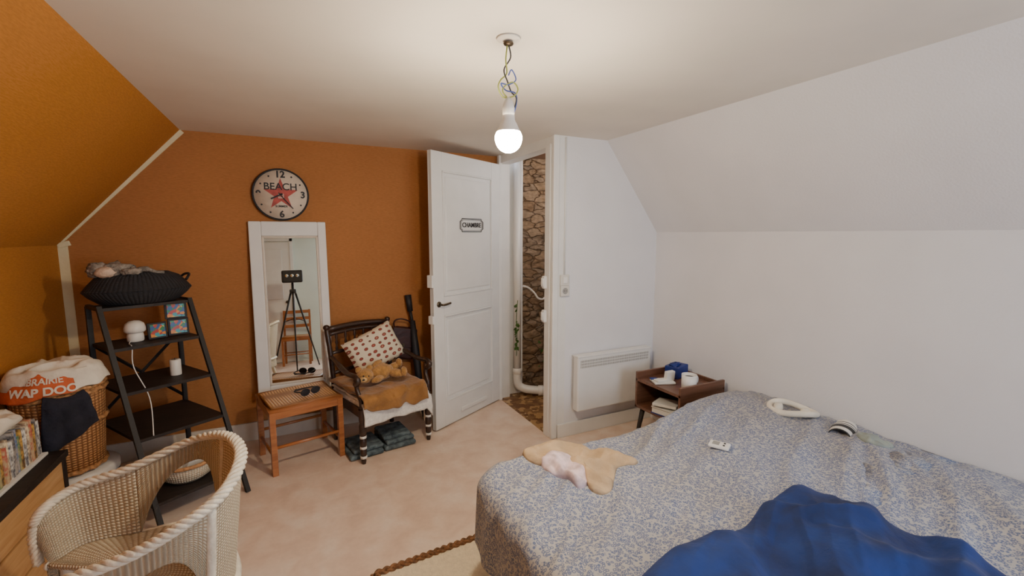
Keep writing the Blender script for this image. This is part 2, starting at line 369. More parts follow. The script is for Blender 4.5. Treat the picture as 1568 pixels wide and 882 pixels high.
# back wall with a window opening
wx0, wx1, wz0, wz1 = .75, 1.85, .85, 1.95
slab('wall_back', [(XL, YB, 0), (wx0, YB, 0), (wx0, YB, C), (SL, YB, C), (XL, YB, KL)], (0, -1, 0), M['backwall'])
slab('wall_back_right', [(wx1, YB, 0), (XR, YB, 0), (XR, YB, KR), (SR, YB, C), (wx1, YB, C)], (0, -1, 0), M['backwall'])
slab('wall_back_sill', [(wx0, YB, 0), (wx1, YB, 0), (wx1, YB, wz0), (wx0, YB, wz0)], (0, -1, 0), M['backwall'])
slab('wall_back_lintel', [(wx0, YB, wz1), (wx1, YB, wz1), (wx1, YB, C), (wx0, YB, C)], (0, -1, 0), M['backwall'])
w = G('window_1', ((wx0 + wx1) / 2, YB - .05, 0))
hw = (wx1 - wx0) / 2
for n_, lo, hi in (('frame_left', (-hw, -.03, wz0), (-hw + .05, .03, wz1)), ('frame_right', (hw - .05, -.03, wz0), (hw, .03, wz1)),
                   ('frame_top', (-hw, -.03, wz1 - .05), (hw, .03, wz1)), ('frame_bottom', (-hw, -.03, wz0), (hw, .03, wz0 + .05)), ('mullion', (-.03, -.03, wz0), (.03, .03, wz1)),
                   ('transom', (-hw, -.02, 1.5), (hw, .02, 1.53))):
    b2(n_, lo, hi, M['white'], w)
# jog wall with door opening (in plane X = XJ)
oy0, oy1, oz = 2.745, 3.535, 2.045
b2('wall_jog_near', (XJ, YR, 0), (XJ + .1, oy0, C), M['white'], bev=0)
b2('wall_jog_far', (XJ, oy1, 0), (XJ + .1, YO + .1, C), M['white'], bev=0)
b2('wall_jog_lintel', (XJ, oy0, oz), (XJ + .1, oy1, C), M['white'], bev=0)
b2('trim_1', (XJ - .012, YR - .012, 0), (XJ + .035, YR + .02, C), M['white'], bev=.006)
b2('trim_2', (XJ - .02, YO - .075, 0), (XJ + .01, YO - .035, C), M['white'], bev=.004)
b2('trim_3', (XJ - .015, oy0 - .075, 0), (XJ + .01, oy0 - .004, 2.06), M['white'], bev=.006)
# cream painted edge strips on the left
bar('trim_4', (XL + .020, YO - .004, 0), (XL + .020, YO - .004, KL), .05, .008, M['cream'])
bar('trim_5', (XL, YO - .004, KL + .012), (SL + .008, YO - .004, C - .004), .035, .008, M['cream'], side=(0, 0, 1))
box('trim_6', (XL + .03, YO - .008, KL + .005), (.06, .014, .03), M['cream'], rot=(0, -.3, 0))
b2('baseboard_far', (XL + .03, YO - .018, 0), (1.5, YO, .13), M['basebd'])
b2('baseboard_radiator', (XJ + .04, YR - .015, 0), (XR, YR, .1), M['white'])
b2('baseboard_right', (XR - .015, .0, 0), (XR, YR - .02, .1), M['white'])
b2('baseboard_left', (XL, -1.3, 0), (XL + .015, YO - .03, .1), M['basebd'])
# closed white door on the back wall (seen only in the mirror)
d2 = G('door_2', (-.42, YB, 0))
b2('leaf', (-.4, .0, .01), (.4, .035, 2.0), M['white'], d2)
for x in (-.45, .40): b2('casing', (x, 0, 0), (x + .05, .05, 2.06), M['white'], d2)
b2('casing_top', (-.45, 0, 2.01), (.45, .05, 2.07), M['white'], d2)
for z0, z1 in ((.2, .85), (1.05, 1.88)): b2('panel', (-.28, .03, z0), (.28, .045, z1), M['white'], d2, .01)
ell('knob', (.33, .07, 1.0), (.025, .03, .025), M['brass'], d2)
# landing beyond the doorway
b2('floor_landing', (XJ, oy0 - .15, -.1), (3.0, 3.64, -.002), M['mosaic'], bev=0)
def stonef(u, v):
    x = 1.86 + u * 1.14; z = -.02 + v * 2.25
    return (x, 3.64 - .045 * abs(noise.noise(Vector((x * 6, z * 12, 0)))) - .02 * noise.noise(Vector((x * 20, z * 30, 3))), z)
surf('wall_landing_stone', stonef, 90, 150, M['stone'])
b2('wall_landing_plaster', (XJ + .1, 3.60, 0), (1.87, 3.67, 2.2), M['white'], bev=0)
b2('wall_landing_back', (1.86, 3.66, -.02), (3.05, 3.75, 2.2), M['white'], bev=0)
b2('wall_landing_end', (3.0, 2.64, -.02), (3.1, 3.75, 2.2), M['stone'], bev=0)
b2('ceiling_landing', (XJ + .1, 2.7, 2.13), (3.05, 3.7, 2.2), M['walnut'], bev=0)
b2('wall_landing_side', (XR, YR, 0), (3.05, YR + .1, 2.2), M['white'], bev=0)
pp = G('drain_pipe', (1.79, 3.55, 0))
rod('pipe', (0, 0, .18), (0, 0, 2.12), .035, M['plastic'], pp, seg=20)
tube('elbow', [(0, 0, .22), (0, -.005, .12), (.04, -.03, .07), (.14, -.1, .055), (.3, -.18, .05)], .037, M['plastic'], pp, 16, sm=6)
lathe('collar', [(.036, 0), (.043, .005), (.043, .05), (.036, .055)], M['plastic'], pp, c=(0, 0, .2))
tube('collar_b', [(.16, -.11, .052), (.2, -.13, .052)], .046, M['plastic'], pp, 20)
cb = G('wall_cable', (0, 0, 0))
tube('cable', [(1.84, 3.53, 1.0), (1.90, 3.54, .98), (1.96, 3.54, .93), (2.0, 3.54, .88), (2.06, 3.55, .87), (2.12, 3.56, .92)], .009, M['plastic'], cb, sm=8)
# ivy
vs = []; fs = []
for i in range(26):
    z = .42 + .42 * random.random(); x = 1.745 + .04 * random.random(); y = 3.49 + .02 * random.random()
    if i > 20: x = 2.0 + .08 * random.random(); z = .25 + .25 * random.random(); y = 3.52
    s = .010 + .012 * random.random(); a = random.random() * 6.28; t = Vector((cos(a), .3 * sin(a * 3), sin(a))); n_ = Vector((-t.z, .2, t.x))
    k = len(vs); P = Vector((x, y, z))
    vs += [P - t * s, P + n_ * s * .7 - t * s * .2, P + t * s * 1.2, P - n_ * s * .7 - t * s * .2]; fs.append((k, k + 1, k + 2, k + 3))
iv = G('trailing_ivy'); obj('leaves', vs, fs, M['leaf'], iv)
tube('stem', [(1.77, 3.5, .88), (1.76, 3.505, .7), (1.765, 3.5, .5), (1.76, 3.505, .38)], .003, M['leaf'], iv, sm=5)

# ------------------------------------------------------------------ door
HX, HY = 1.585, 3.515
DX, DY = .892, 3.125
dl = sqrt((HX - DX) ** 2 + (HY - DY) ** 2); dh = 2.035
d = G('door_1', (HX, HY, 0), atan2(DY - HY, DX - HX))
b2('core', (0, -.012, .01), (dl, .012, dh), M['white'], d, 0)
st = .105
for n_, lo, hi in (('stile_hinge', (0, -.02, .01), (st, .02, dh)), ('stile_lock', (dl - st, -.02, .01), (dl, .02, dh)),
                   ('rail_top', (st, -.02, dh - .13), (dl - st, .02, dh)), ('rail_lock', (st, -.02, .86), (dl - st, .02, 1.0)), ('rail_bottom', (st, -.02, .01), (dl - st, .02, .2))):
    b2(n_, lo, hi, M['white'], d, .004)
for n_, z0, z1 in (('panel_upper', 1.0, dh - .13), ('panel_lower', .2, .86)):
    b2(n_, (st + .035, -.018, z0 + .035), (dl - st - .035, .018, z1 - .035), M['white'], d, .008)
    for k, (lo, hi) in enumerate((((st, .012, z0), (st + .012, .026, z1)), ((dl - st - .012, .012, z0), (dl - st, .026, z1)), ((st, .012, z0), (dl - st, .026, z0 + .012)), ((st, .012, z1 - .012), (dl - st, .026, z1)))):
        b2(n_ + '_mould_%d' % k, lo, hi, M['white'], d, .004)
box('weather_strip', (dl * .45, .027, .09), (dl * .4, .014, .03), M['white'], d)
lathe('rosette', [(.0, 0), (.022, 0), (.02, .006), (.008, .008)], M['brass'], d, c=(dl - .05, .02, .95), rot=(-pi / 2, 0, 0))
tube('handle', [(dl - .05, .022, .95), (dl - .05, .06, .95), (dl - .07, .065, .95), (dl - .13, .062, .955)], .008, M['brass'], d, 10, sm=5)
box('rim_lock', (dl + .002, -.005, 1.12), (.03, .05, .09), M['white'], d)
box('rim_bolt', (dl + .002, -.005, .84), (.022, .045, .06), M['white'], d)
for z in (.3, 1.7): rod('hinge', (-.008, -.022, z - .05), (-.008, -.022, z + .05), .009, M['white'], d)
sx, sz = dl * .46, 1.525
text('sign_text', 'CHAMBRE', .050, M['ink'], d, (sx, .0225, sz), (pi / 2, 0, pi), .0012)
def rect_ring(name, w_, h_, notch, r, y):
    P = [(-w_ + notch, -h_), (w_ - notch, -h_), (w_ - notch * .8, -h_ + notch * .6), (w_, -h_ + notch), (w_, h_ - notch), (w_ - notch * .8, h_ - notch * .6), (w_ - notch, h_), (-w_ + notch, h_), (-w_ + notch * .8, h_ - notch * .6), (-w_, h_ - notch), (-w_, -h_ + notch), (-w_ + notch * .8, -h_ + notch * .6)]
    tube(name, [(sx + x, y, sz + z) for x, z in P], r, M['ink'], d, 6, closed=True)
rect_ring('sign_border', .138, .050, .022, .003, .0225); rect_ring('sign_border_inner', .125, .041, .016, .0015, .0225)
for z in (1.12, .88):
    g = G('strike_plate', (XJ - .02, oy0 - .02, z)); box('plate', (0, 0, 0), (.03, .04, .09), M['white'], g, bev=.008); box('keeper', (-.014, .01, 0), (.012, .02, .06), M['white'], g); rod('pin', (-.02, -.01, -.03), (-.02, -.01, .03), .006, M['white'], g)

# ------------------------------------------------------------------ mirror (leans back against the wall)
mw, mh = .485, 1.20
mr = G('wall_mirror', (-.008, YO - .092, .345)); mr.rotation_euler = (radians(-3.9), 0, 0)
fw_ = .075
def strip(name, x0, x1, z0, z1): b2(name, (x0, -.022, z0), (x1, .004, z1), M['white'], mr, .006)
strip('frame_left', -mw / 2, -mw / 2 + fw_, 0, mh); strip('frame_right', mw / 2 - fw_ + .02, mw / 2, 0, mh)
strip('frame_top', -mw / 2 + fw_, mw / 2 - fw_ + .02, mh - .10, mh); strip('frame_bottom', -mw / 2 + fw_, mw / 2 - fw_ + .02, 0, .06)
ix0, ix1, iz0, iz1 = -mw / 2 + fw_, mw / 2 - fw_ + .02, .06, mh - .10
for n_, lo, hi in (('lip_left', (ix0, -.02, iz0), (ix0 + .014, -.006, iz1)), ('lip_right', (ix1 - .014, -.02, iz0), (ix1, -.006, iz1)), ('lip_top', (ix0, -.02, iz1 - .014), (ix1, -.006, iz1)), ('lip_bottom', (ix0, -.02, iz0), (ix1, -.006, iz0 + .014))):
    b2(n_, lo, hi, M['basebd'], mr, .004)
b2('glass', (ix0, -.008, iz0), (ix1, 0, iz1), M['mirror'], mr, 0)
for x in (-.15, .15): rod('stand_off', (x, .0, .03), (x, .088, .025), .006, M['brass'], mr)

# ------------------------------------------------------------------ clock
ck = G('wall_clock', (-.04, YO, 1.727)); R = .177
lathe('body', [(0, .0), (R - .004, .0), (R, .006), (R, .03), (R - .004, .036), (R - .010, .034), (R - .011, .026), (0, .026)], M['ink'], ck, 64, rot=(pi / 2, 0, 0))
lathe('dial', [(0, .0275), (R - .012, .0275), (R - .012, .026)], M['dial'], ck, 64, rot=(pi / 2, 0, 0))
sv = []
for i in range(10):
    a = pi / 2 + i * pi / 5; r_ = .112 if i % 2 == 0 else .044; sv.append((r_ * cos(a), -.0285, r_ * sin(a)))
obj('star', sv + [(0, -.0285, 0)], [(10, (i + 1) % 10, i) for i in range(10)], M['red'], ck)
for s, x, z in (('12', 0, .135), ('3', .137, 0), ('6', 0, -.135), ('9', -.137, 0)): text('numeral_' + s, s, .062, M['ink'], ck, (x, -.0295, z), (pi / 2, 0, 0), off=.03)
text('lettering', 'BEACH', .066, M['ink'], ck, (0, -.0305, .052), (pi / 2, 0, 0), off=.01)
text('lettering_small', 'SUMMER', .02, M['ink'], ck, (0, -.0305, -.08), (pi / 2, 0, 0))
box('dial_badge', (0, -.0305, -.01), (.035, .002, .03), M['dial'], ck, bev=0); text('badge_text', '83', .03, M['red'], ck, (0, -.032, -.01), (pi / 2, 0, 0))
for i in range(12):
    if i % 3:
        a = i * pi / 6; ell('marker_%d' % i, (.140 * sin(a), -.029, .140 * cos(a)), (.006, .002, .006), M['ink'], ck, sub=2)
bar('hour_hand', (.01, -.034, .006), (-.062, -.034, -.03), .010, .002, M['ink'], ck, side=(0, 0, 1))
bar('minute_hand', (-.015, -.036, .012), (.072, -.036, -.095), .006, .002, M['ink'], ck, side=(1, 0, 0)) 
ell('hub', (0, -.036, 0), (.008, .004, .008), M['ink'], ck, sub=2)

# ------------------------------------------------------------------ pendant lamp
pl = G('pendant_bulb', (.697, 1.45, 0))
lathe('ceiling_rose', [(0, C), (.042, C), (.038, C - .006), (.012, C - .010), (0, C - .010)], M['ceil'], pl)
ell('ceiling_hook', (0, 0, C - .018), (.018, .018, .008), M['brass'], pl, sub=2)
blk = pm('cable_black', (.03, .03, .03), .5); yl = pm('cable_green_yellow', (.35, .4, .08), .5); bl = pm('cable_blue', (.05, .1, .4), .5)
tube('cord_a', [(0, 0, C - .02), (.008, 0, C - .06), (-.012, .01, C - .1), (-.004, 0, C - .14), (.012, .004, C - .17), (.03, .0, C - .19), (.022, 0, C - .225), (.008, .0, C - .25), (.004, 0, C - .28)], .0025, blk, pl, 6, sm=8)
tube('cord_b', [(-.004, 0, C - .02), (-.010, 0, C - .07), (-.002, .01, C - .11), (-.03, 0, C - .14), (-.038, .0, C - .165), (-.015, .01, C - .19), (.02, 0, C - .185), (.036, .0, C - .16), (.018, 0, C - .14), (-.012, 0, C - .155), (-.022, 0, C - .175), (0, .0, C - .20), (.014, 0, C - .24), (0, 0, C - .28)], .0025, yl, pl, 6, sm=8)
tube('cord_c', [(0, 0, C - .12), (.012, 0, C - .10), (.028, 0, C - .13), (.0, .0, C - .15), (-.028, 0, C - .15), (-.01, 0, C - .17), (.026, 0, C - .175), (.03, 0, C - .21), (.006, 0, C - .28)], .0022, bl, pl, 6, sm=8)
bz = .008
lathe('socket', [(0, 1.845), (.012, 1.85), (.020, 1.855), (.021, 1.89), (0.016, 1.91), (.006, 1.925), (0, 1.925)][::-1], M['plastic'], pl, c=(0, 0, -.015 + bz))
lathe('bulb_base', [(.021, 1.86), (.022, 1.845), (.030, 1.83), (.041, 1.805)], M['plastic'], pl, c=(0, 0, -.01 + bz))
lathe('bulb_globe', [(.041, 1.805)] + [(.047 * cos(a), 1.785 - .05 * sin(a)) for a in [i * pi / 2 / 12 - .3 for i in range(1, 16)] if a < pi / 2] + [(0, 1.735)], M['bulb'], pl, c=(0, 0, -.01 + bz))

# ------------------------------------------------------------------ radiator
rd = G('electric_radiator', (2.10, YR - .001, .2))
rw = .335
box('casing', (0, -.055, .20), (rw * 2, .06, .40), M['white'], rd, bev=.012, seg=3)
box('bracket_left', (-.2, -.012, .2), (.03, .025, .3), M['white'], rd); box('bracket_right', (.2, -.012, .2), (.03, .025, .3), M['white'], rd)
box('grille_recess', (0, -.0855, .345), (rw * 2 - .05, .003, .055), M['glassgrille'], rd, bev=0)
for i in range(52): box('fin_%d' % i, (-rw + .03 + i * (rw * 2 - .06) / 51, -.087, .345), (.004, .004, .055), M['white'], rd, bev=0)
for z in (.335, .355): box('grille_bar', (0, -.089, z), (rw * 2 - .05, .002, .004), M['white'], rd, bev=0)
box('top_cap', (0, -.055, .398), (rw * 2 + .004, .066, .012), M['white'], rd)

sw = G('light_switch', (1.695, YR, 1.10))
box('upper_plate', (0, -.008, .04), (.07, .016, .075), M['switchp'], sw); box('rocker', (0, -.018, .04), (.035, .008, .045), M['plastic'], sw)
box('lower_plate', (0, -.010, -.035), (.07, .020, .075), M['switchp'], sw)
lathe('socket_well', [(.022, .021), (.02, .0202), (0, .0202)], M['glassgrille'], sw, c=(0, 0, -.035), rot=(pi / 2, 0, 0))
for x in (-.008, .008): ell('hole', (x, -.0205, -.035), (.003, .003, .003), M['ink'], sw, sub=1)
tube('conduit', [(0, -.006, .078), (0, -.006, .6), (0, -.006, 1.0)], .005, M['white'], sw)

# ------------------------------------------------------------------ bedside table
ns = G('bedside_table', (2.285, 2.13, 0))
W_, D_ = .195, .20
b2('top', (-W_, -D_, .455), (W_, D_, .475), M['walnut'], ns); b2('bottom', (-W_, -D_, .27), (W_, D_, .29), M['walnut'], ns)
b2('side_far', (-W_, D_ - .018, .27), (W_, D_, .52), M['walnut'], ns); b2('side_near', (-W_, -D_, .27), (W_, -D_ + .018, .52), M['walnut'], ns)
b2('back_panel', (W_ - .015, -D_, .27), (W_, D_, .50), M['walnut'], ns)
for x in (-1, 1):
    for y in (-1, 1): rod('leg', (x * (W_ - .04), y * (D_ - .04), .27), (x * (W_ - .005), y * (D_ - .01), 0), .018, M['blackwood'], ns, .011)
g = G('coffee_mug', (2.235, 2.0, .4755))
lathe('body', [(0, .003), (.038, .003), (.046, .01), (.047, .095), (.044, .095), (.042, .012), (0, .012)], M['plastic'], g)
lathe('coffee', [(0, .075), (.0432, .075)], M['ink'], g)
tube('handle', [(.045, -.0, .075), (.070, 0, .07), (.073, 0, .04), (.045, 0, .025)], .006, M['plastic'], g, sm=5)
g = G('tissue_box', (2.37, 2.235, .4755), .3)
box('box', (0, 0, .04), (.15, .10, .08), M['blue'], g, bev=.006); ell('tissue', (-.02, 0, .085), (.045, .03, .014), M['blue'], g, fuzz=.8)
g = G('medicine_boxes', (2.18, 2.17, .4755), -.4)
box('box_a', (0, 0, .008), (.14, .10, .014), M['paper'], g); box('box_b', (.045, .0, .045), (.07, .03, .065), M['paper'], g, rot=(.1, 0, .4)); box('box_c', (-.02, -.02, .022), (.08, .05, .014), M['paper'], g, rot=(0, 0, .3)); box('blister', (-.05, .03, .018), (.05, .03, .008), M['blue'], g)
g = G('glasses_case', (2.34, 2.08, .4755), .7); box('case', (0, 0, .018), (.11, .045, .035), M['ink'], g, bev=.014, seg=3)
g = G('paperback_book', (2.19, 2.09, .2905), .2)
box('cover_lower', (0, 0, .003), (.2, .18, .005), M['blue'], g, bev=0); box('pages', (0, 0, .022), (.19, .17, .032), M['paper'], g, bev=0); box('cover_upper', (0, 0, .042), (.2, .18, .005), M['paper'], g, rot=(0, .03, .05), bev=0); box('leaflet', (-.02, .02, .064), (.16, .15, .016), M['paper'], g, rot=(0, .08, .3), bev=0)

# ------------------------------------------------------------------ bed
bx0, bx1, by0 = .615, 2.515, .12
def far(x): return 1.66 + .16 * sstep(1.2, 2.3, x)
def top(x, y):
    z = .480 + .026 * sstep(1.75, 2.1, x) - .03 * sstep(2.3, 2.5, x)
    q = x * .9 + y * .45
    z += .018 * nz(x * 2.2, y * 2.2, 1) + .018 * max(0, 1 - 3 * abs(nz(q * 1.1, (y * .9 - x * .5) * 5.0, 4))) + .008 * max(0, 1 - 4 * abs(nz(q * 2.0 + 7, (y * .8 - x * .6) * 9, 6))) + .005 * nz(x * 9, y * 9, 2)
    return z
RE = .06
def edge(s, R=RE):
    L = R * pi / 2
    if s > L: return s - L + R, 0
    if s > 0:
        th = (L - s) / R; return R - R * sin(th), R * (1 - cos(th))
    return 0, R - s
hangx, hangy = .22, .2
def bedf(u, v):
    s = -hangx + u * (bx1 - bx0 + hangx + .035)
    ix, dx = edge(s); x = min(bx0 + ix, bx1)
    fy = far(x); L = fy - by0
    t = -hangy + v * (L + 2 * hangy + .07)
    if v > .5:
        iy, dy = edge(L + hangy * 1 + .07 - (t)) ; y = fy - iy
    else:
        iy, dy = edge(t); y = by0 + iy
    dr = max(dx, dy)
    if dx > .0 and dy > .0: dr = min(max(dx, dy) + .3 * min(dx, dy), .3)
    if dx > .05: x += -.022 * nz(y * 8, 0, 2) * min(1, dx * 6) - .045 * (dx - .05)
    if dy > .05 and v > .5: y += .012 * nz(x * 7, 3, 2)
    cr = .13
    cxr, cyr = bx0 + cr, fy - cr
    if v > .5 and x < cxr and y > cyr:
        dv = Vector((x - cxr, y - cyr)); m_ = max(abs(dv.x), abs(dv.y))
        if dv.length > 1e-6: dv = dv.normalized() * m_; x, y = cxr + dv.x, cyr + dv.y
    return (x, y, top(x, y) - dr)
bed = G('double_bed')
surf('comforter', bedf, 280, 240, M['comforter'], bed, thick=.012)
b2('mattress', (bx0 + .06, by0 + .06, .25), (bx1 - .01, 1.58, .44), M['paper'], bed, .03)
b2('base', (bx0 + .08, by0 + .08, .12), (bx1 - .02, 1.57, .25), M['navy'], bed, .01)
for x in (.8, 2.35):
    for y in (.35, 1.45): rod('leg', (x, y, 0), (x, y, .12), .025, M['blackwood'], bed)

bb = G('velvet_blanket')
cloth('blanket', [(.74, .80), (.84, .87), (.96, .885), (1.08, .90), (1.20, .885), (1.32, .90), (1.45, .94), (1.58, .965), (1.68, .955), (1.72, .87), (1.71, .72), (1.76, .58), (1.74, .42), (1.74, .30), (1.70, .21), (1.3, .22), (.95, .22), (.76, .3), (.72, .55)],
      top, .026, .062, 3.4, M['velvet'], bb, 2.0, rings=90, n=12, ang=radians(20), an=1.8, soft=True, lin=8)
ys = G('folded_cardigan')
cloth('yellow_body', [(.86, 1.64), (.95, 1.66), (1.06, 1.70), (1.13, 1.63), (1.15, 1.55), (1.22, 1.47), (1.26, 1.39), (1.23, 1.36), (1.16, 1.38), (1.09, 1.32), (1.03, 1.27), (.97, 1.30), (1.00, 1.40), (.95, 1.48), (.90, 1.50), (.85, 1.58)], top, .006, .034, 9, M['yellowcl'], ys, 5., rings=50, thick=.006, ang=radians(-50), an=1.7, soft=True)
cloth('pink_sleeve', [(.89, 1.55), (.94, 1.57), (1.00, 1.52), (1.01, 1.42), (.98, 1.34), (.93, 1.33), (.92, 1.40), (.88, 1.46)], top, .016, .032, 14, M['pinkcl'], ys, 9., rings=34, ang=radians(-70), an=2., soft=True)
g = G('game_remote', (1.67, 1.31, top(1.67, 1.31) + .012), .5)
box('body', (0, 0, .006), (.06, .085, .014), M['plastic'], g, bev=.005); box('screen', (0, .014, .0135), (.035, .028, .002), M['glassgrille'], g, bev=0)
for x in (-.012, .012): ell('button', (x, -.02, .014), (.005, .005, .003), M['ink'], g, sub=2)
g = G('headphones', (2.33, 1.40, top(2.33, 1.4) + .01), .4)
tube('band', [(.080 * cos(a), .105 * sin(a), .022 + .010 * sin(2 * a)) for a in [i * 2 * pi / 20 for i in range(20)]], .016, M['whitecl'], g, 12, closed=True, sm=3)
for s_ in (-1, 1): ell('ear_cushion', (-.03, s_ * .06, .028), (.030, .022, .024), M['whitecl'], g, pw=.85)
g = G('hair_clip', (2.36, 1.17, top(2.36, 1.17) + .006), .3)
def clipf(u, v):
    a = pi * v; return (-.08 + .16 * u, .05 * cos(a) * (1 - .3 * abs(u - .5)), .035 * sin(a))
surf('shell', clipf, 16, 12, M['zebra'], g, thick=.004)
for i in range(6): bar('tooth_%d' % i, (-.05 + .02 * i, .048, .002), (-.05 + .02 * i, .0, -.002), .006, .003, M['ink'], g)
g = G('sleep_mask'); cloth('mask', [(2.29, 1.05), (2.34, 1.10), (2.42, 1.07), (2.41, .99), (2.34, .97), (2.29, .99)], top, .008, .014, 15, M['sage'], g, 3., rings=14)

# ------------------------------------------------------------------ rug
ra = radians(4)
rg = G('braided_rug', (.93, 1.32, .0), ra)
b2('field', (-.62, -.62, .002), (.62, .56, .010), M['rug'], rg, .002)
for n_, a_, b_ in (('braid_far', (-.64, .57, .011), (.64, .57, .011)), ('braid_left', (-.64, .57, .011), (-.64, -.63, .011))):
    a_ = Vector(a_); b_ = Vector(b_); k = 90
    for q in range(3):
        pts = []
        for i in range(k * 3):
            t = i / (k * 3 - 1); P = a_.lerp(b_, t); dirv = (b_ - a_).normalized(); sd = Vector((-dirv.y, dirv.x, 0)); ph = t * k * .9 + q * 2 * pi / 3
            pts.append(P + sd * .013 * sin(ph) + Vector((0, 0, .005 * sin(2 * ph))))
        tube(n_ + '_%d' % q, pts, .0075, M['jutebraid'], rg, 6)

# ------------------------------------------------------------------ stool
def stool(nm, loc, rz, SW=.20, SD=.175, SH=.405):
    sg = G(nm, loc, rz)
    for i, (x, y) in enumerate(((-1, -1), (1, -1), (1, 1), (-1, 1))):
        bar('leg_%d' % i, (x * SW, y * SD, 0), (x * SW, y * SD, SH), .032, .032, M['honeywood'], sg)
    for y in (-1, 1):
        bar('apron_%d' % y, (-SW, y * SD, SH - .03), (SW, y * SD, SH - .03), .022, .05, M['honeywood'], sg, side=(0, 1, 0))
        rod('stretcher_%d' % y, (-SW, y * SD, .17), (SW, y * SD, .17), .010, M['honeywood'], sg)
    for x in (-1, 1):
        bar('side_apron_%d' % x, (x * SW, -SD, SH - .03), (x * SW, SD, SH - .03), .022, .05, M['honeywood'], sg)
        rod('side_stretcher_%d' % x, (x * SW, -SD, .12), (x * SW, SD, .12), .010, M['honeywood'], sg)
    surf('woven_seat', lambda u, v: ((-SW + .0) + 2 * SW * u, -SD + 2 * SD * v, SH + .004 - .02 * sin(pi * u) * sin(pi * v) * .6 + .006 * sin(pi * u)), 20, 20, M['straw'], sg, thick=.012, uvm=(.4, .35))
    tube('seat_rim', [(-SW - .01, -SD - .01, SH), (SW + .01, -SD - .01, SH), (SW + .01, SD + .01, SH), (-SW - .01, SD + .01, SH)], .014, M['honeywood'], sg, 8, closed=True)
    return sg
SH = .405
stool('rush_seat_stool', (.0, 3.17, 0), radians(14))
rc = stool('rush_seat_chair', (.02, -.98, 0), radians(5), .19, .18, .44)
for x in (-.19, .19): bar('back_post', (x, -.18, .4), (x, -.21, .86), .03, .03, M['honeywood'], rc)
for z in (.60, .72, .83): bar('back_slat', (-.19, -.19, z), (.19, -.19, z), .012, .05, M['honeywood'], rc, side=(0, 1, 0))
g = G('sunglasses', (.07, 3.14, SH + .018), .5)
for x in (-.035, .035): tube('lens_rim', [(x + .028 * cos(a), .0, .014 + .02 * sin(a)) for a in [i * pi / 5 for i in range(10)]], .004, M['ink'], g, 6, closed=True, sm=2); ell('lens', (x, 0, .014), (.026, .003, .018), M['ink'], g)
tube('temples', [(-.065, 0, .02), (-.06, .09, .01), (.04, .11, .004)], .004, M['ink'], g, sm=5); tube('temple_b', [(.065, 0, .02), (.06, .08, .01), (-.04, .12, .006)], .004, M['ink'], g, sm=5)

# ------------------------------------------------------------------ vintage armchair
ac = G('wooden_armchair', (.51, 3.165, 0), radians(18.4))
AW, AD = .245, .235
for s_ in (-1, 1):
    x = s_ * AW
    prof = [(.012, 0), (.016, .02), (.012, .04), (.020, .06), (.020, .09), (.013, .10), (.022, .125), (.022, .16), (.014, .17), (.023, .2), (.023, .25), (.018, .27), (.022, .29), (.022, .36)]
    lathe('front_leg_%d' % s_, prof, M['darkwood'], ac, 16, c=(x, -AD, 0))
    for z in (.035, .098, .168): lathe('leg_ring_%d' % int(z * 1000), [(.012, 0), (.021, .004), (.021, .018), (.012, .022)], M['fleece'], ac, 16, c=(x, -AD, z))
    tube('back_post_%d' % s_, [(s_ * .22, AD, 0), (s_ * .22, AD, .36), (s_ * .225, AD + .02, .6), (s_ * .235, AD + .05, .80)], .017, M['darkwood'], ac, 10, sm=5)
    ell('finial_%d' % s_, (s_ * .235, AD + .05, .805), (.022, .022, .02), M['darkwood'], ac)
    tube('arm_%d' % s_, [(s_ * .225, AD + .01, .60), (s_ * .25, .1, .595), (s_ * .265, -.08, .565), (s_ * .268, -.2, .57), (s_ * .265, -.235, .545), (s_ * .262, -.2, .52)], [.014] * 6 + [.016] * 12 + [.020] * 20, M['darkwood'], ac, 10, sm=5)
    tube('arm_support_%d' % s_, [(s_ * .262, -.2, .55), (s_ * .255, -.20, .48), (s_ * .25, -.235, .42), (x, -AD, .35)], .014, M['darkwood'], ac, 10, sm=5)
    bar('side_rail_%d' % s_, (x * .98, -AD, .33), (s_ * .22, AD, .33), .03, .06, M['darkwood'], ac, side=(1, 0, 0))
bar('front_rail', (-AW, -AD, .33), (AW, -AD, .33), .03, .06, M['darkwood'], ac, side=(0, 1, 0))
bar('back_rail', (-.22, AD, .33), (.22, AD, .33), .03, .06, M['darkwood'], ac, side=(0, 1, 0))
def arc(z, y, bow=.02, n_=9): return [(-.23 + .46 * i / (n_ - 1), y + bow * sin(pi * i / (n_ - 1)), z + .012 * sin(pi * i / (n_ - 1))) for i in range(n_)]
tube('crest_rail', arc(.79, AD + .045), .020, M['darkwood'], ac, 10); tube('crest_rail_b', arc(.755, AD + .04), .014, M['darkwood'], ac, 10)
tube('mid_rail', arc(.62, AD + .025), .013, M['darkwood'], ac, 10); tube('low_rail', arc(.48, AD + .01), .013, M['darkwood'], ac, 10)
for i in range(6):
    x = -.17 + .34 * i / 5; lathe('spindle_%d' % i, [(.006, 0), (.010, .03), (.006, .05), (.011, .07), (.006, .09), (.010, .11), (.006, .14)], M['darkwood'], ac, 10, c=(x, AD + .045, .62))
box('seat_pad', (0, 0, .37), (.48, .46, .07), M['fleece'], ac, bev=.03, seg=4)
